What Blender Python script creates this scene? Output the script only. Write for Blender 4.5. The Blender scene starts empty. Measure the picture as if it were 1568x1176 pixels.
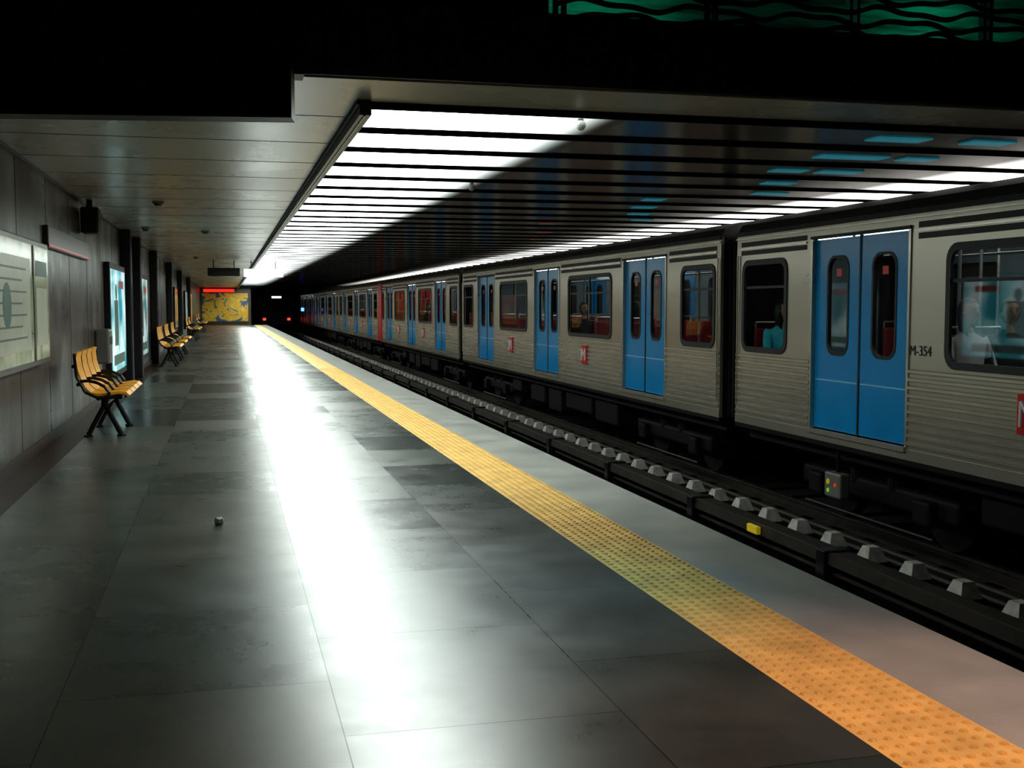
import bpy, bmesh, math, random
from mathutils import Vector, Matrix
random.seed(4)
S = bpy.context.scene
COL = S.collection
try:
    S.view_settings.view_transform = 'Standard'
    S.view_settings.look = 'Medium High Contrast'
except Exception as e:
    print(e)

# ------------------------------------------------------------------ materials
def mat(name, col, rough=0.5, metal=0.0, noise=0.0, nscale=4.0, bump=0.0, bscale=40.0, emit=None, estr=0.0, rnoise=0.0, stretch=(1,1,1), spec=0.5):
    m = bpy.data.materials.new(name); m.use_nodes = True
    nt = m.node_tree; b = nt.nodes['Principled BSDF']
    b.inputs['Base Color'].default_value = (*col, 1)
    b.inputs['Roughness'].default_value = rough
    b.inputs['Metallic'].default_value = metal
    b.inputs['Specular IOR Level'].default_value = spec
    tc = nt.nodes.new('ShaderNodeTexCoord'); mp = nt.nodes.new('ShaderNodeMapping')
    mp.inputs['Scale'].default_value = stretch
    nt.links.new(tc.outputs['Object'], mp.inputs['Vector'])
    nz = nt.nodes.new('ShaderNodeTexNoise'); nz.inputs['Scale'].default_value = nscale
    nz.inputs['Detail'].default_value = 5
    nt.links.new(mp.outputs[0], nz.inputs['Vector'])
    if noise > 0:
        mr = nt.nodes.new('ShaderNodeMapRange')
        mr.inputs[1].default_value = .3; mr.inputs[2].default_value = .7
        mr.inputs[3].default_value = 1-noise; mr.inputs[4].default_value = 1+noise
        nt.links.new(nz.outputs[0], mr.inputs[0])
        mx = nt.nodes.new('ShaderNodeMix'); mx.data_type = 'RGBA'; mx.blend_type = 'MULTIPLY'
        mx.inputs[0].default_value = 1; mx.inputs[6].default_value = (*col, 1)
        nt.links.new(mr.outputs[0], mx.inputs[7])
        nt.links.new(mx.outputs[2], b.inputs['Base Color'])
    if rnoise > 0:
        mr = nt.nodes.new('ShaderNodeMapRange')
        mr.inputs[1].default_value = .3; mr.inputs[2].default_value = .7
        mr.inputs[3].default_value = rough-rnoise; mr.inputs[4].default_value = rough+rnoise
        nt.links.new(nz.outputs[0], mr.inputs[0]); nt.links.new(mr.outputs[0], b.inputs['Roughness'])
    if bump > 0:
        n2 = nt.nodes.new('ShaderNodeTexNoise'); n2.inputs['Scale'].default_value = bscale
        nt.links.new(mp.outputs[0], n2.inputs['Vector'])
        bp = nt.nodes.new('ShaderNodeBump'); bp.inputs['Strength'].default_value = bump
        bp.inputs['Distance'].default_value = .01
        nt.links.new(n2.outputs[0], bp.inputs['Height']); nt.links.new(bp.outputs[0], b.inputs['Normal'])
    if emit:
        b.inputs['Emission Color'].default_value = (*emit, 1)
        b.inputs['Emission Strength'].default_value = estr
    return m

def glass_mat(name, tint, refl=0.14, rough=0.03):
    m = bpy.data.materials.new(name); m.use_nodes = True
    nt = m.node_tree; nt.nodes.clear()
    o = nt.nodes.new('ShaderNodeOutputMaterial'); mix = nt.nodes.new('ShaderNodeMixShader')
    t = nt.nodes.new('ShaderNodeBsdfTransparent'); t.inputs[0].default_value = (*tint, 1)
    g = nt.nodes.new('ShaderNodeBsdfGlossy'); g.inputs['Roughness'].default_value = rough
    f = nt.nodes.new('ShaderNodeFresnel'); f.inputs[0].default_value = 1.4
    k = nt.nodes.new('ShaderNodeMath'); k.operation = 'MULTIPLY'; k.inputs[1].default_value = refl
    nt.links.new(f.outputs[0], k.inputs[0])
    nt.links.new(k.outputs[0], mix.inputs[0]); nt.links.new(t.outputs[0], mix.inputs[1]); nt.links.new(g.outputs[0], mix.inputs[2])
    nt.links.new(mix.outputs[0], o.inputs[0])
    return m

def emis_lamp(name, col, strength, x_full0, x_full1, x0, x1):
    """lamp diffuser : full brightness between x_full0..x_full1, dims to the diffuser ends x0/x1"""
    m = bpy.data.materials.new(name); m.use_nodes = True
    nt = m.node_tree; b = nt.nodes['Principled BSDF']
    b.inputs['Base Color'].default_value = (.20, .17, .14, 1); b.inputs['Roughness'].default_value = .25
    b.inputs['Metallic'].default_value = .6
    tc = nt.nodes.new('ShaderNodeTexCoord'); sp = nt.nodes.new('ShaderNodeSeparateXYZ')
    nt.links.new(tc.outputs['Object'], sp.inputs[0])
    a = nt.nodes.new('ShaderNodeMapRange'); a.interpolation_type = 'SMOOTHSTEP'
    a.inputs[1].default_value = x_full1; a.inputs[2].default_value = x1
    a.inputs[3].default_value = 1; a.inputs[4].default_value = 0
    c = nt.nodes.new('ShaderNodeMapRange'); c.interpolation_type = 'SMOOTHSTEP'
    c.inputs[1].default_value = x0; c.inputs[2].default_value = x_full0
    c.inputs[3].default_value = 0; c.inputs[4].default_value = 1
    nt.links.new(sp.outputs[0], a.inputs[0]); nt.links.new(sp.outputs[0], c.inputs[0])
    mu = nt.nodes.new('ShaderNodeMath'); mu.operation = 'MULTIPLY'
    nt.links.new(a.outputs[0], mu.inputs[0]); nt.links.new(c.outputs[0], mu.inputs[1])
    m2 = nt.nodes.new('ShaderNodeMath'); m2.operation = 'MULTIPLY'; m2.inputs[1].default_value = strength
    nt.links.new(mu.outputs[0], m2.inputs[0])
    b.inputs['Emission Color'].default_value = (*col, 1)
    nt.links.new(m2.outputs[0], b.inputs['Emission Strength'])
    return m

def floor_mat():
    m = bpy.data.materials.new('polished_slabs'); m.use_nodes = True
    nt = m.node_tree; N = nt.nodes.new; L = nt.links.new; b = nt.nodes['Principled BSDF']
    b.inputs['IOR'].default_value = 2.2
    tc = N('ShaderNodeTexCoord'); sp = N('ShaderNodeSeparateXYZ'); L(tc.outputs['Object'], sp.inputs[0])
    ax = N('ShaderNodeMath'); ax.operation = 'ADD'; ax.inputs[1].default_value = 20*.885+.556
    L(sp.outputs[0], ax.inputs[0])
    ay = N('ShaderNodeMath'); ay.operation = 'ADD'; ay.inputs[1].default_value = 30.2
    L(sp.outputs[1], ay.inputs[0])
    cb = N('ShaderNodeCombineXYZ'); L(ay.outputs[0], cb.inputs[0]); L(ax.outputs[0], cb.inputs[1])
    br = N('ShaderNodeTexBrick'); L(cb.outputs[0], br.inputs['Vector'])
    br.inputs['Scale'].default_value = 1; br.inputs['Brick Width'].default_value = 1.05
    br.inputs['Row Height'].default_value = .885; br.inputs['Mortar Size'].default_value = .0022
    br.inputs['Mortar Smooth'].default_value = .1; br.inputs['Bias'].default_value = 0
    br.inputs['Color1'].default_value = (0, 0, 0, 1); br.inputs['Color2'].default_value = (1, 1, 1, 1)
    br.inputs['Mortar'].default_value = (.5, .5, .5, 1)
    cr = N('ShaderNodeValToRGB')
    e = cr.color_ramp.elements
    e[0].position = 0; e[0].color = (.014, .024, .021, 1)
    e[1].position = 1; e[1].color = (.066, .066, .052, 1)
    e2 = e.new(.5); e2.color = (.032, .042, .036, 1)
    L(br.outputs['Color'], cr.inputs[0])
    nz = N('ShaderNodeTexNoise'); nz.inputs['Scale'].default_value = 2.2; nz.inputs['Detail'].default_value = 7
    nz.inputs['Roughness'].default_value = .62; nz.inputs['Distortion'].default_value = .5
    L(tc.outputs['Object'], nz.inputs['Vector'])
    mr = N('ShaderNodeMapRange'); mr.inputs[1].default_value = .3; mr.inputs[2].default_value = .72
    mr.inputs[3].default_value = .55; mr.inputs[4].default_value = 1.6
    L(nz.outputs[0], mr.inputs[0])
    mx = N('ShaderNodeMix'); mx.data_type = 'RGBA'; mx.blend_type = 'MULTIPLY'; mx.inputs[0].default_value = 1
    L(cr.outputs[0], mx.inputs[6]); L(mr.outputs[0], mx.inputs[7])
    mj = N('ShaderNodeMix'); mj.data_type = 'RGBA'; mj.inputs[7].default_value = (.010, .010, .009, 1)
    L(br.outputs['Fac'], mj.inputs[0]); L(mx.outputs[2], mj.inputs[6]); L(mj.outputs[2], b.inputs['Base Color'])
    sj = N('ShaderNodeMapRange'); sj.inputs[3].default_value = .5; sj.inputs[4].default_value = .12
    L(br.outputs['Fac'], sj.inputs[0]); L(sj.outputs[0], b.inputs['Specular IOR Level'])
    n3 = N('ShaderNodeTexNoise'); n3.inputs['Scale'].default_value = 3; n3.inputs['Detail'].default_value = 7
    n3.inputs['Roughness'].default_value = .65
    L(tc.outputs['Object'], n3.inputs['Vector'])
    r1 = N('ShaderNodeMapRange'); r1.inputs[1].default_value = .3; r1.inputs[2].default_value = .7
    r1.inputs[3].default_value = .20; r1.inputs[4].default_value = .28
    L(n3.outputs[0], r1.inputs[0])
    bw = N('ShaderNodeMath'); bw.operation = 'MULTIPLY_ADD'; bw.inputs[1].default_value = .09
    L(br.outputs['Color'], bw.inputs[0]); L(r1.outputs[0], bw.inputs[2]); L(bw.outputs[0], b.inputs['Roughness'])
    bp = N('ShaderNodeBump'); bp.inputs['Strength'].default_value = .06; bp.inputs['Distance'].default_value = .006
    L(nz.outputs[0], bp.inputs['Height']); L(bp.outputs[0], b.inputs['Normal'])
    return m

def mural_mat():
    m = bpy.data.materials.new('mural_tiles'); m.use_nodes = True
    nt = m.node_tree; N = nt.nodes.new; L = nt.links.new; b = nt.nodes['Principled BSDF']
    tc = N('ShaderNodeTexCoord')
    nz = N('ShaderNodeTexNoise'); nz.inputs['Scale'].default_value = 1.6; nz.inputs['Detail'].default_value = 4
    nz.inputs['Distortion'].default_value = 1.5
    L(tc.outputs['Object'], nz.inputs['Vector'])
    cr = N('ShaderNodeValToRGB'); cr.color_ramp.interpolation = 'CONSTANT'
    e = cr.color_ramp.elements
    e[0].position = 0; e[0].color = (.05, .12, .25, 1)
    e[1].position = .40; e[1].color = (.70, .42, .03, 1)
    x = e.new(.56); x.color = (.75, .56, .12, 1)
    x = e.new(.62); x.color = (.35, .12, .03, 1)
    x = e.new(.66); x.color = (.1, .3, .2, 1)
    L(nz.outputs[0], cr.inputs[0]); L(cr.outputs[0], b.inputs['Base Color'])
    b.inputs['Roughness'].default_value = .3
    return m

def poster_mat(name, cols, scale=2.0, es=.8, seed=0.0):
    m = bpy.data.materials.new(name); m.use_nodes = True
    nt = m.node_tree; N = nt.nodes.new; L = nt.links.new; b = nt.nodes['Principled BSDF']
    tc = N('ShaderNodeTexCoord'); mp = N('ShaderNodeMapping'); mp.inputs['Location'].default_value = (seed, seed, seed)
    L(tc.outputs['Object'], mp.inputs[0])
    nz = N('ShaderNodeTexNoise'); nz.inputs['Scale'].default_value = scale; nz.inputs['Detail'].default_value = 2
    L(mp.outputs[0], nz.inputs['Vector'])
    cr = N('ShaderNodeValToRGB'); e = cr.color_ramp.elements
    e[0].position = .38; e[0].color = (*cols[0], 1); e[1].position = .62; e[1].color = (*cols[-1], 1)
    if len(cols) > 2:
        x = e.new(.5); x.color = (*cols[1], 1)
    L(nz.outputs[0], cr.inputs[0]); L(cr.outputs[0], b.inputs['Base Color'])
    L(cr.outputs[0], b.inputs['Emission Color']); b.inputs['Emission Strength'].default_value = es
    b.inputs['Roughness'].default_value = .15
    return m

M = {}
M['floor'] = floor_mat()
M['border'] = mat('border_stone', (.035, .016, .011), .4, noise=.4, nscale=3)
M['yellow'] = mat('tactile_yellow', (.80, .52, .17), .42, noise=.18, nscale=6, bump=.2)
M['yellowdome'] = mat('tactile_dome', (.72, .43, .11), .45, noise=.18, nscale=6)
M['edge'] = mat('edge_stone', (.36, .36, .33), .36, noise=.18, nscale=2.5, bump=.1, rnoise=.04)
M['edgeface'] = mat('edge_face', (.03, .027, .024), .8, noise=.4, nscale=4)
M['bed'] = mat('track_bed_dirt', (.009, .008, .007), .9, noise=.5, nscale=6, bump=.8, bscale=18)
M['wall'] = mat('wall_stone', (.062, .048, .034), .34, noise=.5, nscale=1.6, bump=.12, bscale=14, rnoise=.12, stretch=(1, 1, .5))
M['joint'] = mat('joint_black', (.01, .01, .01), .8)
M['ceil'] = mat('ceiling_panel', (.43, .43, .37), .28, noise=.08, nscale=.8, rnoise=.04)
M['slat'] = mat('slat_metal', (.17, .14, .12), .20, metal=.9, noise=.2, nscale=1)
M['black'] = mat('black_paint', (.006, .006, .006), .5, noise=.2)
M['darkmetal'] = mat('dark_metal', (.02, .02, .02), .35, metal=.6, noise=.2)
M['plenum'] = mat('plenum_black', (.004, .004, .004), .95, noise=.2, spec=.1)
M['steel'] = mat('stainless_steel', (.50, .455, .375), .32, metal=.65, noise=.06, nscale=.6, stretch=(1, .3, 3), rnoise=.05)
M['steel2'] = mat('rib_steel', (.62, .57, .48), .27, metal=.65, noise=.06, nscale=1)
M['roof'] = mat('roof_grey', (.06, .055, .05), .5, noise=.2)
M['blue'] = mat('door_blue', (.008, .28, .62), .26, noise=.08, nscale=1.5, bump=.04, bscale=3)
M['bluelt'] = mat('door_band', (.25, .60, .85), .25, noise=.05)
M['red'] = mat('seat_red', (.30, .012, .016), .5, noise=.1)
M['logo'] = mat('logo_red', (.62, .02, .02), .35, noise=.03)
M['white'] = mat('white_paint', (.75, .75, .75), .4, noise=.04)
M['glass'] = glass_mat('window_glass', (.70, .76, .77))
M['intwall'] = mat('interior_wall', (.20, .25, .27), .5, noise=.1)
M['intfloor'] = mat('interior_floor', (.06, .06, .07), .5, noise=.2)
M['intlight'] = mat('interior_tube', (.9, .9, .9), .5, emit=(.95, 1, .95), estr=4.0)
M['under'] = mat('underframe', (.006, .0055, .005), .7, metal=.0, noise=.4, nscale=5, spec=.2)
M['wheel'] = mat('wheel_steel', (.018, .016, .015), .5, metal=.5, noise=.2)
M['rail'] = mat('rail_steel', (.16, .14, .12), .3, metal=.8, noise=.3, nscale=3, stretch=(1, .2, 1))
M['rust'] = mat('rusty_rail', (.032, .025, .020), .6, metal=.3, noise=.4, nscale=5)
M['block'] = mat('sleeper_concrete', (.40, .38, .35), .7, noise=.3, nscale=9)
M['wood'] = mat('bench_wood', (.88, .42, .03), .45, noise=.2, nscale=5, stretch=(1, 8, 1))
M['iron'] = mat('bench_iron', (.01, .01, .01), .35, metal=.3, noise=.1)
M['railgreen'] = mat('green_wall', (.03, .26, .19), .15, noise=.9, nscale=1.6, bump=1, bscale=2.2, stretch=(1, 1, 8))
M['lens_r'] = mat('red_lens', (.8, .02, .02), .3, emit=(1, .03, .02), estr=4)
M['signband'] = mat('red_band', (.5, .02, .02), .3, emit=(1, .04, .02), estr=.9)
M['teal'] = mat('teal_reflection', (.03, .14, .17), .25, emit=(.05, .45, .58), estr=.22)  # glow painted as a teal reflection in the slats
M['amber'] = mat('amber_reflection', (.2, .08, .05), .25, emit=(.5, .18, .08), estr=.12)  # weak emission imitating a brownish-orange slat reflection
M['lens_b'] = mat('blue_lens', (.02, .05, .8), .3, emit=(.05, .15, 1), estr=6)
M['lens_w'] = mat('white_lens', (.8, .8, .8), .3, emit=(.85, 1, .9), estr=5)
M['lens_y'] = mat('yellow_lens', (.6, .45, .02), .3, emit=(1, .8, .05), estr=.12)
M['lens_g'] = mat('green_lens', (.2, .6, .02), .3, emit=(.3, .9, .05), estr=.3)
M['lens_rd'] = mat('red_lens_dim', (.6, .05, .02), .3, emit=(1, .1, .02), estr=.3)
M['signwhite'] = mat('sign_face', (.8, .8, .8), .3, emit=(.75, .88, 1), estr=.7)
M['signred'] = mat('sign_red', (.6, .03, .03), .3, emit=(1, .05, .03), estr=.1)
M['signgrey'] = mat('sign_grey', (.05, .045, .042), .3, noise=.1)
M['mural'] = mural_mat()
M['grey'] = mat('grey_box', (.16, .15, .14), .5, noise=.1)
M['frame'] = mat('case_frame', (.20, .19, .17), .35, metal=.6, noise=.1)
M['paper'] = mat('map_paper', (.60, .60, .48), .3, noise=.1)
M['ink'] = mat('map_ink', (.12, .20, .16), .4, noise=.1)

# ------------------------------------------------------------------ mesh builder
class B:
    def __init__(s): s.v = []; s.f = []; s.m = []; s.mats = []
    def mi(s, k):
        if k not in s.mats: s.mats.append(k)
        return s.mats.index(k)
    def add(s, vs, fs, k):
        o = len(s.v); s.v += [tuple(v) for v in vs]; i = s.mi(k)
        for f in fs: s.f.append([o+a for a in f]); s.m.append(i)
    def box(s, x0, x1, y0, y1, z0, z1, k, M4=None):
        vs = [(x, y, z) for z in (z0, z1) for y in (y0, y1) for x in (x0, x1)]
        if M4: vs = [tuple(M4 @ Vector(v)) for v in vs]
        s.add(vs, [(0, 2, 3, 1), (4, 5, 7, 6), (0, 1, 5, 4), (2, 6, 7, 3), (0, 4, 6, 2), (1, 3, 7, 5)], k)
    def bbox(s, x0, x1, y0, y1, z0, z1, k, r=.02, seg=2):
        bm = bmesh.new(); bmesh.ops.create_cube(bm, size=1)
        for v in bm.verts:
            v.co = Vector(((x0+x1)/2+v.co.x*(x1-x0), (y0+y1)/2+v.co.y*(y1-y0), (z0+z1)/2+v.co.z*(z1-z0)))
        bmesh.ops.bevel(bm, geom=bm.edges[:], offset=r, segments=seg, affect='EDGES', profile=.5)
        s.frombm(bm, k)
    def frombm(s, bm, k, M4=None):
        bm.verts.ensure_lookup_table()
        for i, v in enumerate(bm.verts): v.index = i
        vs = [tuple(M4 @ v.co) if M4 else tuple(v.co) for v in bm.verts]
        s.add(vs, [[v.index for v in f.verts] for f in bm.faces], k); bm.free()
    def cyl(s, p0, p1, r, k, n=12, r2=None):
        p0 = Vector(p0); p1 = Vector(p1); d = (p1-p0); q = d.to_track_quat('Z', 'Y'); r2 = r if r2 is None else r2
        vs = []
        for p, rr in ((p0, r), (p1, r2)):
            for i in range(n):
                a = 2*math.pi*i/n; vs.append(p+q @ Vector((rr*math.cos(a), rr*math.sin(a), 0)))
        fs = [(i, (i+1) % n, n+(i+1) % n, n+i) for i in range(n)] + [tuple(range(n))[::-1], tuple(range(n, 2*n))]
        s.add(vs, fs, k)
    def prism(s, pts, y0, y1, k):
        n = len(pts)
        vs = [(x, y0, z) for x, z in pts]+[(x, y1, z) for x, z in pts]
        s.add(vs, [(i, (i+1) % n, n+(i+1) % n, n+i) for i in range(n)]+[tuple(range(n))[::-1], tuple(range(n, 2*n))], k)
    def sphere(s, c, r, k, sc=(1, 1, 1), u=12, v=8):
        bm = bmesh.new(); bmesh.ops.create_uvsphere(bm, u_segments=u, v_segments=v, radius=r)
        s.frombm(bm, k, Matrix.Translation(c) @ Matrix.Diagonal((*sc, 1)))
    def plate(s, loops, x0, thick, k):
        cu = bpy.data.curves.new('t', 'CURVE'); cu.dimensions = '2D'; cu.fill_mode = 'BOTH'; cu.extrude = thick/2
        for lp in loops:
            sp = cu.splines.new('POLY'); sp.points.add(len(lp)-1)
            for p, q in zip(sp.points, lp): p.co = (q[0], q[1], 0, 1)
            sp.use_cyclic_u = True
        ob = bpy.data.objects.new('t', cu); COL.objects.link(ob)
        dg = bpy.context.evaluated_depsgraph_get(); dg.update()
        me = bpy.data.meshes.new_from_object(ob.evaluated_get(dg))
        vs = [(x0+thick/2+v.co.z, v.co.x, v.co.y) for v in me.vertices]
        s.add(vs, [list(p.vertices) for p in me.polygons], k)
        bpy.data.objects.remove(ob); bpy.data.curves.remove(cu); bpy.data.meshes.remove(me)
    def mesh(s, name):
        me = bpy.data.meshes.new(name); me.from_pydata(s.v, [], s.f)
        for k in s.mats: me.materials.append(M[k])
        for p, i in zip(me.polygons, s.m): p.material_index = i
        bm = bmesh.new(); bm.from_mesh(me); bmesh.ops.recalc_face_normals(bm, faces=bm.faces); bm.to_mesh(me); bm.free()
        me.update(); return me
    def obj(s, name, parent=None, loc=(0, 0, 0), smooth=False):
        me = s.mesh(name); o = bpy.data.objects.new(name, me); COL.objects.link(o); o.location = loc
        if smooth:
            for p in me.polygons: p.use_smooth = True
        if parent: o.parent = parent
        return o
def empty(name, loc=(0, 0, 0)):
    o = bpy.data.objects.new(name, None); COL.objects.link(o); o.location = loc; return o
def rrect(y0, y1, z0, z1, r, n=5):
    pts = []
    for cy, cz, a0 in ((y1-r, z1-r, 0), (y0+r, z1-r, 90), (y0+r, z0+r, 180), (y1-r, z0+r, 270)):
        for i in range(n+1):
            a = math.radians(a0+90*i/n); pts.append((cy+r*math.cos(a), cz+r*math.sin(a)))
    return pts

WX = -1.63; CZ = 2.53; PE = 2.73; YB = -8; YE = 80; TX = 6.07; BED = -1.2

# ------------------------------------------------------------------ room shell
b = B(); b.box(-1.37, 1.83, YB, YE, -.2, 0, 'floor'); b.obj('floor')
b = B(); b.box(WX, -1.37, YB, YE, -.2, 0, 'border'); b.obj('floor_border')
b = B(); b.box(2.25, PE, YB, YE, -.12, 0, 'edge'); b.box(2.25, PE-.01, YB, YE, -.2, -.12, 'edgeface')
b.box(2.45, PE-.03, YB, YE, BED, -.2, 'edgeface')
b.obj('platform_edge')
b = B(); b.box(1.83, 2.25, YB, YE, -.2, 0.001, 'yellow')
y = 1.6
while y < 24:
    for i in range(8):
        cx = 1.83+.028+i*.052; r = .017
        vs = [(cx+r*math.cos(a*math.pi/3), y+r*math.sin(a*math.pi/3), .001) for a in range(6)] + \
             [(cx+r*.55*math.cos(a*math.pi/3), y+r*.55*math.sin(a*math.pi/3), .007) for a in range(6)]
        b.add(vs, [(a, (a+1) % 6, 6+(a+1) % 6, 6+a) for a in range(6)]+[tuple(range(6, 12))], 'yellowdome')
    y += .06
b.obj('tactile_paving_strip')
b = B(); b.box(PE-.05, 14, YB, 125, BED-.15, BED, 'bed'); b.obj('track_bed_floor')
b = B(); b.box(9.15, 13.98, YB+.02, YE-.02, -.25, 0, 'edge'); b.box(9.3, 13.98, YB+.02, YE-.02, BED, -.25, 'bed'); b.obj('opposite_platform')
b = B(); b.box(WX-.3, WX, YB, YE, -.2, 5.2, 'wall')
y = 0.4
while y < YE:
    b.box(WX, WX+.002, y, y+.006, 0, CZ, 'joint'); y += 1.6
b.obj('wall_left')
b = B(); b.box(14, 14.3, YB, YE, -.3, 5.2, 'wall'); b.obj('wall_right')
b = B(); b.box(WX-.3, 14.3, YB-.3, YB, BED, 5.2, 'black'); b.obj('wall_back')
b = B(); b.box(WX, WX+.012, YB, YE, 0, .10, 'border'); b.obj('baseboard_left')
b = B()
b.box(WX, .80, 6.34, YE, CZ, CZ+.15, 'ceil')
b.box(.80, 14, 6.34, 7.0, CZ, CZ+.15, 'ceil')
y = 7.6
while y < YE:
    b.box(WX, .80, y, y+.008, CZ-.002, CZ, 'joint'); y += 1.25
b.box(WX, WX+.03, 6.4, YE, CZ-.03, CZ, 'darkmetal')
b.obj('ceiling')
b = B(); b.box(.80, 14, 7.0, YE, 2.72, 2.75, 'plenum'); b.obj('ceiling_plenum')
b = B(); b.box(WX, 14, 6.33, 12, 2.70, 2.93, 'black'); b.box(WX, 14, 6.30, 6.34, 2.54, 2.94, 'black'); b.obj('ceiling_fascia')
b = B(); b.box(WX, 1.80, 6.34, 6.6, 2.94, 5.2, 'black'); b.obj('wall_upper')
b = B(); b.box(WX-.3, 14.3, YB-.3, 12.3, 5.2, 5.4, 'black'); b.obj('ceiling_hall')
b = B(); b.box(1.8, 14, 9.0, 9.2, 2.94, 5.2, 'railgreen'); b.obj('wall_upper_green')
# slats
b = B()
ys = []
y = 7.06
while y < YE-1:
    ys.append(y); y += .975
for y in ys:
    b.box(2.56, 6.34, y, y+.77, 2.505, 2.525, 'slat'); b.box(8.46, 14, y, y+.77, 2.505, 2.525, 'slat')
    b.box(.88, 14, y-.012, y, 2.492, 2.62, 'plenum'); b.box(.88, 14, y+.77, y+.782, 2.500, 2.60, 'plenum')
b.obj('ceiling_slats')
# dim teal / amber glowing patches standing in for reflections on the slats
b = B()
def refl_patch(x, i, dx, k):
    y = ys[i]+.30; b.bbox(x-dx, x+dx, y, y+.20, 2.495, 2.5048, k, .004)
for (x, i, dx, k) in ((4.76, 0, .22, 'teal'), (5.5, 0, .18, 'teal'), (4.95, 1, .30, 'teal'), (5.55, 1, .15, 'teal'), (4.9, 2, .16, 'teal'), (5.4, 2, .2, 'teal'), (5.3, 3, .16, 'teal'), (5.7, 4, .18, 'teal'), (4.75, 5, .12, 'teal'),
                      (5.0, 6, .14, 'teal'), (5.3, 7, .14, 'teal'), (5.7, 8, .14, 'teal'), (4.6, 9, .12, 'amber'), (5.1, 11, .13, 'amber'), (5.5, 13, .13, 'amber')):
    refl_patch(x, i, dx, k)
b.obj('ceiling_reflection_patches')
M['lamp1'] = emis_lamp('diffuser_platform', (.90, 1, .95), 9.0, 1.05, 1.50, .74, 2.50)
M['lamp2'] = emis_lamp('diffuser_track', (1, 1, .95), 4.2, 7.0, 7.9, 6.3, 8.5)
b = B()
for y in ys:
    b.box(.88, 2.56, y, y+.77, 2.507, 2.525, 'plenum'); b.add([(.88, y, 2.505), (2.56, y, 2.505), (2.56, y+.77, 2.505), (.88, y+.77, 2.505)], [(3, 2, 1, 0)], 'lamp1')
b.obj('ceiling_light_row')
b = B()
for y in ys:
    b.box(6.34, 8.46, y, y+.77, 2.507, 2.525, 'plenum'); b.add([(6.34, y, 2.505), (8.46, y, 2.505), (8.46, y+.77, 2.505), (6.34, y+.77, 2.505)], [(3, 2, 1, 0)], 'lamp2')
b.obj('ceiling_light_row')
b = B(); b.box(.80, .87, 6.95, YE, 2.44, 2.53, 'darkmetal'); b.box(.785, .80, 6.95, YE, 2.50, 2.53, 'black')
b.box(.825, .835, 6.95, YE, 2.432, 2.44, 'rail'); b.obj('trim_ceiling_rail')  # thin paler strip added as the dark rail's highlight
# end wall and tunnel
b = B(); b.box(WX, 1.7, YE, YE+.3, 0, 2.75, 'wall'); b.obj('wall_end')
b = B(); b.box(WX+.1, 1.5, YE-.05, YE-.002, .25, 2.15, 'mural'); b.box(WX+.1, 1.5, YE-.08, YE-.002, 0, .25, 'border'); b.obj('tile_mural')
b = B(); b.bbox(WX+.2, .6, YE-.15, YE-.002, 2.22, 2.42, 'signband', .02); b.obj('red_sign_band')
b = B(); b.box(1.7, 14, YE, YE+.3, 2.76, 3, 'black'); b.box(1.5, 1.7, YE+.3, 125, BED, 3, 'plenum'); b.box(10, 10.3, YE+.3, 125, BED, 3, 'plenum')
b.box(10, 14.3, YE, YE+.3, -.2, 3, 'wall')
b.box(1.5, 10.3, YE, 125, 3, 3.2, 'plenum'); b.box(1.5, 10.3, 125, 125.3, BED, 3.2, 'plenum'); b.obj('tunnel_wall')
b = B()
for yy in (86, 95, 104, 112, 120):
    b.bbox(1.705, 1.78, yy, yy+.35, 2.0, 2.12, 'lens_w', .02)
b.obj('tunnel_lamps')
b = B(); b.bbox(5.32, 5.52, 84, 84.3, .9, 1.15, 'lens_b', .03); b.cyl((5.42, 84.15, BED), (5.42, 84.15, .95), .04, 'darkmetal')
b.obj('blue_track_signal')

# ------------------------------------------------------------------ upper railing
b = B()
for x in [1.86+.94*i for i in range(13)]:
    b.box(x, x+.02, 6.42, 6.47, 2.94, 3.95, 'black'); b.box(x+.05, x+.07, 6.42, 6.47, 2.94, 3.95, 'black')
for k in range(13):
    z0 = 2.975+k*.07; pts = []
    for i in range(0, 400):
        x = 1.86+i*.03
        if x > 13.6: break
        pts.append((x, 6.44, z0+.020*math.sin(x*9+k*1.7)+.010*math.sin(x*19+k)))
    for p, q in zip(pts[:-1], pts[1:]):
        b.add([(p[0], 6.435, p[2]-.015), (q[0], 6.435, q[2]-.015), (q[0], 6.435, q[2]+.015), (p[0], 6.435, p[2]+.015),
               (p[0], 6.45, p[2]-.015), (q[0], 6.45, q[2]-.015), (q[0], 6.45, q[2]+.015), (p[0], 6.45, p[2]+.015)],
              [(0, 1, 2, 3), (4, 7, 6, 5), (0, 4, 5, 1), (3, 2, 6, 7)], 'black')
b.box(1.86, 13.9, 6.42, 6.48, 3.93, 3.97, 'black')
b.obj('wavy_railing')

b = B()
R4 = Matrix.Translation((.33, 5.77, 0)) @ Matrix.Rotation(math.radians(-9.3), 4, 'Z')
b.box(-1.93, 0, 0, .16, 2.22, 2.46, 'black', R4); b.box(-1.93, 0, .02, .14, 2.46, 2.49, 'darkmetal', R4)
b.box(-1.93, 0, -.004, 0, 2.225, 2.24, 'darkmetal', R4)
for x in (-1.5, -.3): b.cyl(R4 @ Vector((x, .08, 2.48)), R4 @ Vector((x, .08, 5.2)), .015, 'black')
b.obj('hanging_signboard')
b = B(); b.box(WX, .42, 6.12, 6.295, 2.50, 2.75, 'black'); b.obj('trim_beam')

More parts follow.
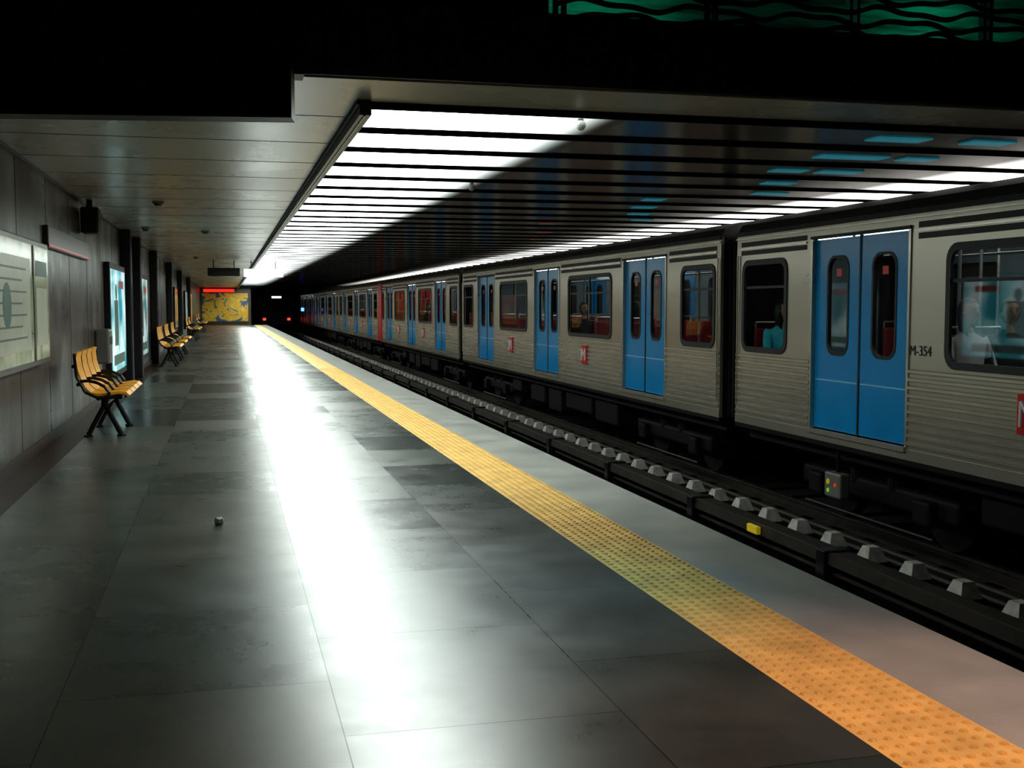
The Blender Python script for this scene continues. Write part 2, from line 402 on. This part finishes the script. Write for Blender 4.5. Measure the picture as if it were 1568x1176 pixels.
# ------------------------------------------------------------------ train car
def build_car():
    b = B(); Ln = 16.2; W = 2.8
    doors = [2.75, 8.1, 13.45]; dw = .88
    wins = [(.18, 1.28), (4.22, 6.62), (9.58, 11.98), (14.92, 16.02)]
    for side in (0, 1):
        x0 = 0 if side == 0 else W-.04
        loops = [[(0, -.12), (Ln, -.12), (Ln, 2.17), (0, 2.17)]]
        for w in wins: loops.append(rrect(w[0], w[1], .77, 1.82, .13))
        for d in doors: loops.append(rrect(d-dw, d+dw, 0, 2.0, .02, 2))
        b.plate(loops, x0, .04, 'steel')
        if side == 1: b.plate(loops, x0-.02, .015, 'intwall')
        ox = -.012 if side == 0 else W-.006
        for w in wins:
            b.plate([rrect(w[0]-.02, w[1]+.02, .75, 1.84, .15), rrect(w[0]+.045, w[1]-.045, .815, 1.775, .10)], ox, .03, 'black')
            g = rrect(w[0], w[1], .77, 1.82, .13); gx = x0+.02
            b.add([(gx, p[0], p[1]) for p in g], [tuple(range(len(g)))], 'glass')
            b.box(x0+.005, x0+.03, w[0]+.03, w[1]-.03, 1.50, 1.53, 'black')
            if w[1]-w[0] > 2: b.box(x0+.004, x0+.03, (w[0]+w[1])/2-.02, (w[0]+w[1])/2+.02, 1.50, 1.80, 'black')
        for d in doors:
            lx = .035 if side == 0 else W-.065
            for sgn in (-1, 1):
                a, c = (d-dw, d-.012) if sgn < 0 else (d+.012, d+dw)
                m_ = (a+c)/2 - sgn*.02
                b.plate([[(a, .01), (c, .01), (c, 1.99), (a, 1.99)], rrect(m_-.2, m_+.2, .80, 1.80, .13)], lx, .03, 'blue')
                b.plate([rrect(m_-.215, m_+.215, .785, 1.815, .14), rrect(m_-.185, m_+.185, .815, 1.785, .12)], lx-.006, .04, 'black')
                g = rrect(m_-.2, m_+.2, .80, 1.80, .13)
                b.add([(lx+.015, p[0], p[1]) for p in g], [tuple(range(len(g)))], 'glass')
                if side == 0:
                    b.box(lx-.004, lx, a+.02, c-.02, .515, .53, 'bluelt')
                    b.bbox(lx+.008, lx+.012, m_-.05, m_+.05, 1.60, 1.68, 'logo', .001)
            b.box(lx-.008, lx+.02, d-.014, d+.014, 0, 2, 'black')
            if side == 0:
                b.box(-.03, .06, d-dw-.02, d+dw+.02, -.05, 0, 'steel2')
                b.box(-.012, .0, d-dw-.035, d-dw, 0, 2.03, 'steel2'); b.box(-.012, .0, d+dw, d+dw+.035, 0, 2.03, 'steel2')
                b.box(-.02, .0, d-dw-.035, d+dw+.035, 2.0, 2.03, 'black')
    spans = [(0.02, doors[0]-dw-.04), (doors[0]+dw+.04, doors[1]-dw-.04), (doors[1]+dw+.04, doors[2]-dw-.04), (doors[2]+dw+.04, Ln-.02)]
    for s0, s1 in spans:
        for k in range(10):
            z = .01+k*.074
            b.prism([(0, z), (-.018, z+.010), (-.018, z+.034), (0, z+.046)], s0, s1, 'steel2')
        for z in (1.90, 2.00):
            b.box(-.003, 0, s0+.1, s1-.1, z, z+.055, 'black')
        b.box(-.014, 0, s0+.1, s1-.1, 1.965, 1.985, 'steel2')
    b.box(-.02, .0, 0, Ln, 2.09, 2.105, 'steel2'); b.box(-.015, .02, 0, Ln, 2.13, 2.18, 'black')
    b.box(-.006, 0, 0, Ln, -.12, -.02, 'steel')
    prof = [(0, 2.17), (.06, 2.27), (.25, 2.35), (.7, 2.40), (1.4, 2.42), (2.1, 2.40), (2.55, 2.35), (2.74, 2.27), (2.8, 2.17), (2.7, 2.14), (.1, 2.14)]
    b.prism(prof, 0, Ln, 'roof')
    for y0 in (0, Ln-.04):
        b.box(.04, 1.0, y0, y0+.04, -.12, 2.17, 'under'); b.box(1.8, 2.76, y0, y0+.04, -.12, 2.17, 'under'); b.box(1, 1.8, y0, y0+.04, 1.95, 2.17, 'under')
        b.box(1, 1.8, y0, y0+.04, 0, 1.95, 'intwall')
    for i in range(4):
        b.box(.10, 2.70, Ln+.02+i*.12, Ln+.09+i*.12, -.1, 2.12, 'under')
    b.box(.20, 2.60, Ln, Ln+.46, -.1, 2.08, 'under')
    b.cyl((-.02, Ln-.06, .1), (-.02, Ln-.06, 1.9), .012, 'steel2', 8); b.cyl((-.02, .06, .1), (-.02, .06, 1.9), .012, 'steel2', 8)
    # interior
    b.box(.04, 2.76, .04, Ln-.04, -.1, 0, 'intfloor'); b.box(.04, 2.76, .04, Ln-.04, 2.10, 2.135, 'intwall')
    for x in (.75, 1.95): b.box(x, x+.1, .6, Ln-.6, 2.075, 2.10, 'intlight')
    rows = []
    rows += [(.10, 1), (15.98, -1)]
    for s0 in (3.7, 9.06): rows += [(s0, 1), (s0+1.70, -1), (s0+1.74, 1), (s0+3.42, -1)]
    for (s, d) in rows:
        for xa, xb in ((.12, .52), (.54, .94), (1.86, 2.26), (2.28, 2.68)):
            y0, y1 = (s, s+.06) if d > 0 else (s-.06, s)
            b.bbox(xa, xb, y0, y1, .42, 1.03, 'red', .025)
            y0, y1 = (s+.06, s+.5) if d > 0 else (s-.5, s-.06)
            b.bbox(xa, xb, y0, y1, .37, .45, 'red', .03)
            b.box(xa+.05, xb-.05, min(y0, y1)+.08, max(y0, y1)-.08, 0, .37, 'intfloor')
            b.cyl((xa+.03, s, .9), (xa+.03, s, 1.10), .012, 'steel2', 8); b.cyl((xa+.03, s, 1.10), (xb-.03, s, 1.10), .012, 'steel2', 8)
            b.cyl((xb-.03, s, .9), (xb-.03, s, 1.10), .012, 'steel2', 8)
    for d in doors:
        for x in (.5, 2.3):
            for sg in (-.92, .92):
                b.cyl((x, d+sg, 0), (x, d+sg, 2.1), .017, 'steel2', 8)
        b.cyl((1.4, d, 0), (1.4, d, 2.1), .018, 'steel2', 8)
    for x in (.95, 1.85): b.cyl((x, .5, 1.85), (x, Ln-.5, 1.85), .014, 'steel2', 8)
    for s0 in (5.6, 10.87):
        b.bbox(-.03, -.006, s0-.14, s0+.14, .29, .61, 'logo', .004)
        for (ya, za, yb, zb) in ((-.09, .35, -.09, .55), (-.09, .55, 0, .43), (0, .43, .09, .55), (.09, .55, .09, .35)):
            b.cyl((-.031, s0+ya, za), (-.031, s0+yb, zb), .018, 'white', 8)
    # underframe
    b.box(.15, 2.65, .1, Ln-.1, -.30, -.10, 'under')
    b.box(-.004, .03, 0, Ln, -.17, -.12, 'under')
    for (y0, y1, z0) in ((4.6, 5.8, -.72), (6.0, 7.6, -.65), (7.9, 8.8, -.78), (9.1, 10.2, -.7), (11.0, 11.8, -.6)):
        b.bbox(.25, 1.1, y0, y1, z0, -.25, 'under', .03)
        b.bbox(1.7, 2.55, y0, y1, z0, -.25, 'under', .03)
    for c in (2.5, 13.7):
        b.bbox(.36, .50, c-1.45, c+1.45, -.72, -.50, 'under', .04); b.bbox(2.3, 2.44, c-1.45, c+1.45, -.72, -.50, 'under', .04)
        b.box(.5, 2.3, c-.25, c+.25, -.6, -.3, 'under')
        for dy in (-1.0, 1.0):
            b.cyl((.60, c+dy, -.64), (.74, c+dy, -.64), .40, 'wheel', 24); b.cyl((2.06, c+dy, -.64), (2.20, c+dy, -.64), .40, 'wheel', 24)
            b.cyl((.3, c+dy, -.64), (2.5, c+dy, -.64), .09, 'wheel', 12)
            b.bbox(.26, .38, c+dy-.14, c+dy+.14, -.78, -.54, 'under', .03)
            b.cyl((.43, c+dy*.35, -.55), (.43, c+dy*.35, -.28), .09, 'under', 12)
        b.cyl((.28, c-1.2, -.88), (.28, c+1.2, -.88), .02, 'wheel', 8)
    return b.mesh('metro_car')
car_me = build_car()
train = empty('metro_train', (TX, 0, 0))
Y0 = [-3.27, 13.40, 30.1, 46.9, 63.6, 80.3]
for i, y in enumerate(Y0):
    o = bpy.data.objects.new('car_%d' % (i+1), car_me); COL.objects.link(o); o.parent = train; o.location = (0, y, 0)
b = B(); b.bbox(-.04, 2.84, 45.6, 46.62, -.12, 2.2, 'logo', .02); ob = b.obj('cab_end_red', train)
b = B(); b.bbox(-.02, .10, 10.4, 10.72, -.68, -.42, 'grey', .02); b.cyl((.05, 10.56, -.45), (.05, 10.56, -.2), .02, 'under')
b.cyl((-.03, 10.63, -.52), (-.015, 10.63, -.52), .03, 'lens_y'); b.cyl((-.03, 10.49, -.54), (-.015, 10.49, -.54), .02, 'lens_rd')
b.cyl((-.03, 10.63, -.61), (-.015, 10.63, -.61), .022, 'lens_g')
b.obj('equipment_box', train)
cu = bpy.data.curves.new('num', 'FONT'); cu.body = 'M-354'; cu.size = .13; cu.extrude = .001
tob = bpy.data.objects.new('tmp', cu); COL.objects.link(tob)
dg = bpy.context.evaluated_depsgraph_get(); dg.update()
tme = bpy.data.meshes.new_from_object(tob.evaluated_get(dg)); bpy.data.objects.remove(tob)
tme.materials.clear(); tme.materials.append(M['black'])
o = bpy.data.objects.new('car_number', tme); COL.objects.link(o); o.parent = train
o.matrix_local = Matrix.Translation((-.004, 9.26, .85)) @ Matrix(((0, 0, -1, 0), (-1, 0, 0, 0), (0, 1, 0, 0), (0, 0, 0, 1)))

# ------------------------------------------------------------------ other train at the tunnel (tail)
b = B(); tx = 2.95; ty = 100
b.plate([[(tx, -.3), (tx+2.6, -.3), (tx+2.6, 1.9), (tx+2.2, 2.3), (tx+.4, 2.3), (tx, 1.9)], rrect(tx+.2, tx+2.4, .9, 1.8, .1)], 0, .1, 'darkmetal')
b.v = [(y, ty+x, z) for x, y, z in b.v]
b.box(tx+.15, tx+2.45, ty+.09, ty+.12, .85, 1.85, 'black'); b.box(tx+.02, tx+2.58, ty+.1, ty+16, -.3, 2.0, 'under')
b.box(tx+.3, tx+2.0, ty+.2, ty+15, -.75, -.3, 'under')
b.bbox(tx+.15, tx+.40, ty-.05, ty, .05, .25, 'lens_r', .03); b.bbox(tx+2.2, tx+2.45, ty-.05, ty, .05, .25, 'lens_r', .03)
b.bbox(tx+.9, tx+1.7, ty-.04, ty, 1.95, 2.1, 'lens_w', .02)
for xx in (4.18-.72, 4.18+.72): b.cyl((xx-.05, ty+1.5, -.69), (xx+.05, ty+1.5, -.69), .36, 'wheel', 16)
b.obj('metro_train_rear')

# ------------------------------------------------------------------ tracks
def railprof(c, top):
    h = .14
    return [(c-.065, top-h), (c+.065, top-h), (c+.065, top-h+.015), (c+.012, top-h+.035), (c+.012, top-.04), (c+.035, top-.03), (c+.035, top), (c-.035, top), (c-.035, top-.03), (c-.012, top-.04), (c-.012, top-h+.035), (c-.065, top-h+.015)]
RT = -1.06
for c0, x1_ in ((4.18, 4.98), (7.47, 8.6)):
    b = B()
    for c in (c0-.72, c0+.72):
        b.prism(railprof(c, RT), YB, 124, 'rust'); b.box(c-.03, c+.03, YB, 124, RT-.001, RT+.001, 'rail')
    y = YB+.3
    while y < 120:
        b.box(c0-1.15 if c0 < 5 else 6.5, x1_, y, y+.22, BED, RT-.14, 'rust')
        y += .68
    b.obj('railway_track')
b = B(); cx = 5.15
b.prism(railprof(cx, -.90), YB, 124, 'rust')
b.prism([(cx-.11, -.84), (cx-.12, -.94), (cx-.10, -.94), (cx-.09, -.855), (cx+.09, -.855), (cx+.09, -.84)], YB, 124, 'rust')
b.box(cx-.105, cx-.09, YB, 124, -.84, -.834, 'rail')
y = 8.83-2.9*5
while y < 120:
    b.bbox(cx-.15, cx+.12, y, y+.16, BED, -.82, 'darkmetal', .015); y += 2.9
b.bbox(cx-.17, cx-.12, 10.1, 10.32, -.93, -.85, 'lens_y', .01)
b.obj('third_rail')
b = B(); y = 7.82-.68*22
while y < 110:
    c = 5.74
    b.box(c-.13, c+.13, y-.02, y+.26, BED, -1.04, 'rust')
    vs = [(c-.10, y, -1.04), (c+.10, y, -1.04), (c+.10, y+.22, -1.04), (c-.10, y+.22, -1.04), (c-.055, y+.05, -.91), (c+.055, y+.05, -.91), (c+.055, y+.17, -.91), (c-.055, y+.17, -.91)]
    b.add(vs, [(0, 1, 5, 4), (1, 2, 6, 5), (2, 3, 7, 6), (3, 0, 4, 7), (4, 5, 6, 7), (0, 3, 2, 1)], 'block'); y += .68
b.obj('concrete_track_blocks')
b = B()
for c, z in ((6.1, -1.12), (6.2, -1.08)): b.cyl((c, YB, z), (c, 124, z), .03, 'rust', 8)
b.obj('track_cables')

# ------------------------------------------------------------------ benches
def bench(y0, L=1.80):
    e = empty('platform_bench', (WX, y0, 0))
    prof = [(.235, .85), (.222, .80), (.232, .70), (.26, .60), (.30, .51), (.355, .455), (.42, .44), (.52, .445), (.62, .46), (.68, .455), (.71, .425)]
    b = B()
    ns = 4; sw = L/ns; w = .080
    for q_ in range(ns):
        for i in range(4):
            ya = q_*sw+.033+i*.098; yb = ya+w; vs = []
            for j, (x, z) in enumerate(prof):
                p = prof[max(j-1, 0)]; q = prof[min(j+1, len(prof)-1)]
                t = Vector((q[0]-p[0], q[1]-p[1])).normalized(); nx, nz = -t.y, t.x
                for (s_, yy) in ((.012, ya), (.012, yb), (-.012, yb), (-.012, ya)): vs.append((x+nx*s_, yy, z+nz*s_))
            fs = []
            for j in range(len(prof)-1):
                for k in range(4): fs.append((j*4+k, j*4+(k+1) % 4, j*4+4+(k+1) % 4, j*4+4+k))
            fs += [(0, 1, 2, 3), (len(vs)-4, len(vs)-3, len(vs)-2, len(vs)-1)]
            b.add(vs, fs, 'wood')
    b.obj('slats', e, smooth=False)
    b = B()
    b.cyl((.21, .0, .72), (.21, L, .72), .018, 'iron'); b.cyl((.25, .0, .545), (.25, L, .545), .018, 'iron')
    b.cyl((.43, 0, .41), (.43, L, .41), .022, 'iron'); b.cyl((.63, 0, .42), (.63, L, .42), .022, 'iron')
    for i in range(ns+1):
        yy = min(max(i*sw, .012), L-.012)
        pts = [(.27, .575), (.34, .58), (.42, .56), (.49, .52), (.525, .47), (.53, .42)]
        for p, q in zip(pts[:-1], pts[1:]): b.cyl((p[0], yy, p[1]), (q[0], yy, q[1]), .015, 'iron', 8)
        pts = [(.22, .84), (.235, .62), (.31, .47), (.43, .41), (.64, .42)]
        for p, q in zip(pts[:-1], pts[1:]): b.cyl((p[0], yy, p[1]), (q[0], yy, q[1]), .014, 'iron', 8)
    for yy in (.40, L-.40):
        b.cyl((.45, yy, .42), (.45, yy, .30), .035, 'iron'); b.cyl((.34, yy, .41), (.66, yy, .41), .025, 'iron')
        b.cyl((.45, yy, .32), (.29, yy, .015), .026, 'iron'); b.cyl((.45, yy, .32), (.60, yy, .015), .026, 'iron')
        b.cyl((.29, yy, 0), (.29, yy, .015), .045, 'iron'); b.cyl((.60, yy, 0), (.60, yy, .015), .045, 'iron')
    b.cyl((.45, .4, .32), (.45, L-.4, .32), .02, 'iron')
    b.obj('frame', e)
for y in (11.6, 25.0, 28.0, 31.2, 43, 46, 58, 62): bench(y)

# ------------------------------------------------------------------ wall fittings
def wallcase(name, y0, y1, z0, z1, m, d=.08, fr=.05, split=None, fm='frame', art=True):
    b = B()
    b.bbox(WX+.002, WX+d, y0-fr, y1+fr, z0-fr, z1+fr, fm, .01)
    b.box(WX+d, WX+d+.004, y0, y1, z0, z1, m)
    x = WX+d+.004
    if split:
        b.box(WX+d, WX+d+.012, split, split+.06, z0, z1, fm)
        b.box(x, x+.002, y0+.15, split-.15, z0+.10, z1-.12, 'paper')
        for k in range(7):
            zz = z0+.2+k*.09; b.box(x+.002, x+.003, y0+.3+.12*(k % 3), split-.35-.2*(k % 2), zz, zz+.015, 'ink')
        b.cyl((x+.001, y0+1.1, 1.30), (x+.004, y0+1.1, 1.30), .17, 'ink', 20)
        b.box(x, x+.002, split+.15, y1-.1, z0+.12, z1-.35, 'paper'); b.box(x, x+.002, split+.15, y1-.1, z1-.25, z1-.12, 'ink')
    elif art:
        h = z1-z0; w = y1-y0
        b.box(x, x+.002, y0+w*.12, y1-w*.12, z0+h*.06, z0+h*.16, 'ink')
        b.box(x, x+.002, y0+w*.2, y0+w*.45, z0+h*.25, z0+h*.7, 'ink'); b.cyl((x, y0+w*.325, z0+h*.78), (x+.003, y0+w*.325, z0+h*.78), .12, 'ink', 16)
        b.box(x, x+.002, y0+w*.55, y1-w*.15, z0+h*.82, z0+h*.9, 'logo')
    return b.obj(name)
M['p1'] = poster_mat('poster_map', [(.42, .46, .27), (.22, .29, .17), (.50, .52, .38)], 2.2, .10)
M['p2'] = poster_mat('poster_cyan', [(.03, .35, .42), (.4, .75, .8), (.8, .95, .95)], 1.3, .6, 3)
M['p3'] = poster_mat('poster_teal', [(.06, .22, .26), (.3, .5, .5), (.7, .85, .85)], 1.3, .45, 9)
M['p4'] = poster_mat('poster_red', [(.5, .06, .02), (.5, .25, .05), (.5, .42, .12)], 1.0, .3, 5)
wallcase('wall_map_case', 7.9, 11.05, .84, 1.80, 'p1', split=10.2)
wallcase('illuminated_poster', 16.9, 19.2, .35, 1.82, 'p2', fm='black', fr=.09)
wallcase('illuminated_poster', 22.3, 24.6, .35, 1.82, 'p3', fm='black', fr=.09)
wallcase('illuminated_poster', 34.8, 36, .6, 1.85, 'p4', fm='black')
wallcase('illuminated_poster', 38, 40, .6, 1.85, 'p4', fm='black')
wallcase('illuminated_poster', 48, 50, .4, 1.85, 'p3', fm='black')
wallcase('illuminated_poster', 54, 57, .4, 1.85, 'p4', fm='black')
b = B(); b.bbox(WX, WX+.05, 11.4, 14.6, 1.84, 2.05, 'signgrey', .01); b.box(WX+.05, WX+.054, 11.4, 14.6, 1.855, 1.875, 'signred')
b.obj('station_name_sign')
b = B(); b.bbox(WX+.02, WX+.22, 14.1, 14.4, 2.14, 2.44, 'black', .02); b.box(WX+.08, WX+.14, 14.2, 14.3, 2.44, 2.53, 'black'); b.obj('wall_speaker')
for y in (19.5, 21.7, 26.9, 34.2, 42, 52):
    b = B(); b.bbox(WX, WX+.16, y, y+.28, 0, CZ, 'black', .02); b.box(WX+.16, WX+.165, y+.08, y+.2, .9, 1.6, 'darkmetal'); b.obj('wall_pilaster')
b = B(); b.bbox(WX, WX+.18, 15.5, 15.9, .55, 1.0, 'grey', .03); b.box(WX+.18, WX+.185, 15.55, 15.85, .8, .9, 'black'); b.obj('waste_bin')
for (x, y) in ((-.75, 14.2), (-1.2, 19), (-.3, 19.5), (-.7, 30)):
    b = B(); b.cyl((x, y, 2.50), (x, y, CZ), .06, 'grey', 16, r2=.07); b.cyl((x, y, 2.475), (x, y, 2.50), .035, 'black', 16, r2=.05); b.obj('smoke_detector')
b = B(); b.bbox(.50, 1.55, 32, 32.15, 2.08, 2.30, 'signwhite', .01)
for x in (.7, 1.35): b.cyl((x, 32.07, 2.30), (x, 32.07, 2.52), .012, 'black')
b.obj('hanging_platform_sign')
b = B(); b.bbox(-.45, .40, 32, 32.2, 2.10, 2.32, 'black', .01)
for x in (-.3, .25): b.cyl((x, 32.1, 2.31), (x, 32.1, 2.53), .012, 'black')
b.obj('hanging_clock_sign')
b = B(); b.sphere((2.25, 7.16, 2.465), .035, 'white'); b.cyl((2.25, 7.16, 2.47), (2.25, 7.16, 2.506), .02, 'grey'); b.obj('ceiling_sensor')
b = B(); b.sphere((2.37, 11.1, 2.46), .035, 'grey'); b.cyl((2.37, 11.1, 2.47), (2.37, 11.1, 2.506), .02, 'grey'); b.obj('ceiling_sensor')
bm = bmesh.new(); bmesh.ops.create_icosphere(bm, subdivisions=2, radius=.028)
for v in bm.verts: v.co *= random.uniform(.6, 1.2)
b = B(); b.frombm(bm, 'white', Matrix.Translation((-.06, 6.95, .022))); b.obj('crumpled_paper')

# ------------------------------------------------------------------ passengers
M['skin'] = mat('skin', (.50, .30, .21), .5, noise=.05)
M['hair'] = mat('hair', (.02, .013, .01), .5, noise=.2)
M['eye'] = mat('eye', (.02, .02, .02), .2)
M['lip'] = mat('lip', (.4, .12, .1), .4)
M['shoe'] = mat('shoe', (.02, .02, .02), .4)
M['jeans'] = mat('jeans', (.03, .05, .10), .8, noise=.2)
M['top_cyan'] = mat('top_cyan', (.03, .50, .60), .7, noise=.1)
M['top_white'] = mat('top_white', (.75, .72, .72), .7, noise=.1)
M['top_black'] = mat('top_black', (.015, .015, .018), .7, noise=.1)
M['top_red'] = mat('top_red', (.3, .04, .03), .7, noise=.1)
def person(loc, rotz, top, longhair=False, turn=0.0):
    V = []; R = []; E = []; T = []
    def v(p, r): V.append(Vector(p)); R.append(r); return len(V)-1
    def e(a, c, k): E.append((a, c)); T.append(k)
    pel = v((0, 0, .56), (.15, .12)); sp = v((0, -.02, .74), (.135, .105)); ch = v((0, -.02, .93), (.16, .115)); nb = v((0, -.015, 1.05), (.07, .06)); nk = v((0, .0, 1.13), (.05, .05))
    e(pel, sp, top); e(sp, ch, top); e(ch, nb, top); e(nb, nk, 'skin')
    for s in (-1, 1):
        sh = v((.18*s, -.02, .99), (.062, .062)); el = v((.225*s, .06, .75), (.045, .045)); wr = v((.15*s, .27, .66), (.028, .028)); pa = v((.135*s, .335, .655), (.034, .018))
        e(ch, sh, top); e(sh, el, top); e(el, wr, top); e(wr, pa, 'skin')
        for i, (dx, ln) in enumerate(((-.03, .062), (-.01, .075), (.01, .07), (.028, .055))):
            k1 = v((.135*s+dx, .335+.045, .66), (.009, .009)); k2 = v((.135*s+dx*1.1, .335+.045+ln*.55, .655), (.008, .008)); k3 = v((.135*s+dx*1.1, .335+.045+ln, .635), (.007, .007))
            e(pa, k1, 'skin'); e(k1, k2, 'skin'); e(k2, k3, 'skin')
        t1 = v((.135*s-.045*s, .33, .655), (.010, .010)); t2 = v((.135*s-.062*s, .365, .65), (.008, .008)); e(pa, t1, 'skin'); e(t1, t2, 'skin')
        hp = v((.09*s, .04, .55), (.10, .095)); kn = v((.11*s, .44, .54), (.065, .065)); an = v((.11*s, .42, .10), (.042, .042)); to = v((.12*s, .56, .045), (.042, .035))
        e(pel, hp, 'jeans'); e(hp, kn, 'jeans'); e(kn, an, 'jeans'); e(an, to, 'shoe')
    me = bpy.data.meshes.new('body'); me.from_pydata(V, E, [])
    ob = bpy.data.objects.new('body_t', me); COL.objects.link(ob)
    sk = ob.modifiers.new('s', 'SKIN'); sk.use_smooth_shade = True
    sd = ob.modifiers.new('d', 'SUBSURF'); sd.levels = 1; sd.render_levels = 1
    for i, d in enumerate(me.skin_vertices[0].data): d.radius = R[i]; d.use_root = (i == 0)
    dg = bpy.context.evaluated_depsgraph_get(); dg.update()
    m2 = bpy.data.meshes.new_from_object(ob.evaluated_get(dg)); bpy.data.objects.remove(ob)
    m2.materials.clear(); keys = [top, 'skin', 'jeans', 'shoe']
    for k in keys: m2.materials.append(M[k])
    for p in m2.polygons:
        c = p.center; best = 9; bk = top
        for (a, d), k in zip(E, T):
            A = V[a]; D = V[d]-A; t = max(0, min(1, (c-A).dot(D)/max(D.length_squared, 1e-9)))
            di = (c-(A+D*t)).length - (R[a][0]*(1-t)+R[d][0]*t)
            if di < best: best = di; bk = k
        p.material_index = keys.index(bk); p.use_smooth = True
    root = empty('seated_passenger', loc); root.rotation_euler = (0, 0, rotz)
    body = bpy.data.objects.new('body', m2); COL.objects.link(body); body.parent = root
    b = B()
    bm = bmesh.new(); bmesh.ops.create_uvsphere(bm, u_segments=20, v_segments=14, radius=1)
    for q in bm.verts:
        x, y, z = q.co
        jaw = 1-.28*max(0, -z)
        q.co = Vector((x*.074*jaw, y*.092*(1-.12*max(0, -z)), z*.115))
        if y > .5 and abs(x) < .2 and -.35 < z < .1: q.co.y += .014*(1-abs(x)*3)
    b.frombm(bm, 'skin')
    b.cyl((0, .088, .015), (0, .108, -.028), .007, 'skin', 8, r2=.013)
    for s in (-1, 1):
        b.sphere((.028*s, .083, .012), .010, 'eye', (1.3, .6, .7)); b.sphere((.074*s, -.005, -.01), .02, 'skin', (.4, 1, 1.5))
        b.box(.028*s-.015, .028*s+.015, .084, .092, .030, .036, 'hair')
    b.sphere((0, .084, -.055), .02, 'lip', (1.1, .5, .35))
    bm = bmesh.new(); bmesh.ops.create_uvsphere(bm, u_segments=20, v_segments=14, radius=1)
    for q in bm.verts:
        x, y, z = q.co; zz = z*.120
        if y > .35 and z < .45: q.co = Vector((x*.06, y*.05, zz*.5)); continue
        q.co = Vector((x*.083, y*.100-.012, zz+.008))
        if longhair and z < -.1 and y < .3: q.co.z -= .14*(-z); q.co.x *= 1.12
    b.frombm(bm, 'hair')
    h = b.obj('head', root, (0, .015, 1.245), smooth=True); h.rotation_euler = (0, 0, turn)
PI = math.pi
person((6.42, 12.42, 0), PI, 'top_cyan', True, .5)
person((6.40, 8.88, 0), PI, 'top_white', True, .3)
person((6.82, 8.88, 0), PI, 'top_black', False, -.3)
person((6.42, 13.40+6.8, 0), PI, 'top_black', False, .2)
person((6.42, 13.40+4.05, 0), 0, 'top_red', True, .8)
person((6.42, 30.1+6.8, 0), PI, 'top_black', False, .2)

# ------------------------------------------------------------------ lights
def spot(name, loc, target, col, power, size=1.0, blend=.9, rad=.15):
    l = bpy.data.lights.new(name, 'SPOT'); l.energy = power; l.color = col; l.spot_size = size; l.spot_blend = blend; l.shadow_soft_size = rad
    o = bpy.data.objects.new(name, l); COL.objects.link(o); o.location = loc
    o.rotation_euler = (Vector(target)-Vector(loc)).to_track_quat('-Z', 'Y').to_euler(); return o
b = B(); b.cyl((2.6, 1.9, 5.05), (2.6, 1.9, 5.2), .16, 'grey', 20); b.obj('unseen_ceiling_downlight')
spot('unseen_warm_downlight', (2.6, 1.9, 5.0), (1.8, 2.6, 0), (1, .64, .52), 850, .86, 1.0)
b = B(); b.cyl((1.2, 4.6, 5.05), (1.2, 4.6, 5.2), .16, 'grey', 20); b.obj('unseen_ceiling_downlight')  # unseen housing, added to go with the cool fill below
spot('cool_fill_spot', (1.2, 4.6, 5.0), (1.0, 4.9, 0), (.30, .75, 1), 420, .65, 1.0)  # added overhead fill that gives the floor its bluish tint
for x in (3, 6, 9):
    l = bpy.data.lights.new('green_lamp', 'POINT'); l.energy = 5; l.color = (.2, 1, .7); l.shadow_soft_size = .1
    o = bpy.data.objects.new('green_lamp', l); COL.objects.link(o); o.location = (x, 8.5, 3.5)
w = bpy.data.worlds.new('world'); S.world = w; w.use_nodes = True
w.node_tree.nodes['Background'].inputs[0].default_value = (.3, .35, .4, 1); w.node_tree.nodes['Background'].inputs[1].default_value = .01

cam = bpy.data.cameras.new('camera'); cam.sensor_width = 36; cam.lens = 40.18; cam.clip_end = 400; cam.clip_start = .05
co = bpy.data.objects.new('camera', cam); COL.objects.link(co); co.location = (0, 0, 1.3)
co.rotation_euler = (math.radians(90-3.92), 0, math.radians(-14.05)); S.camera = co
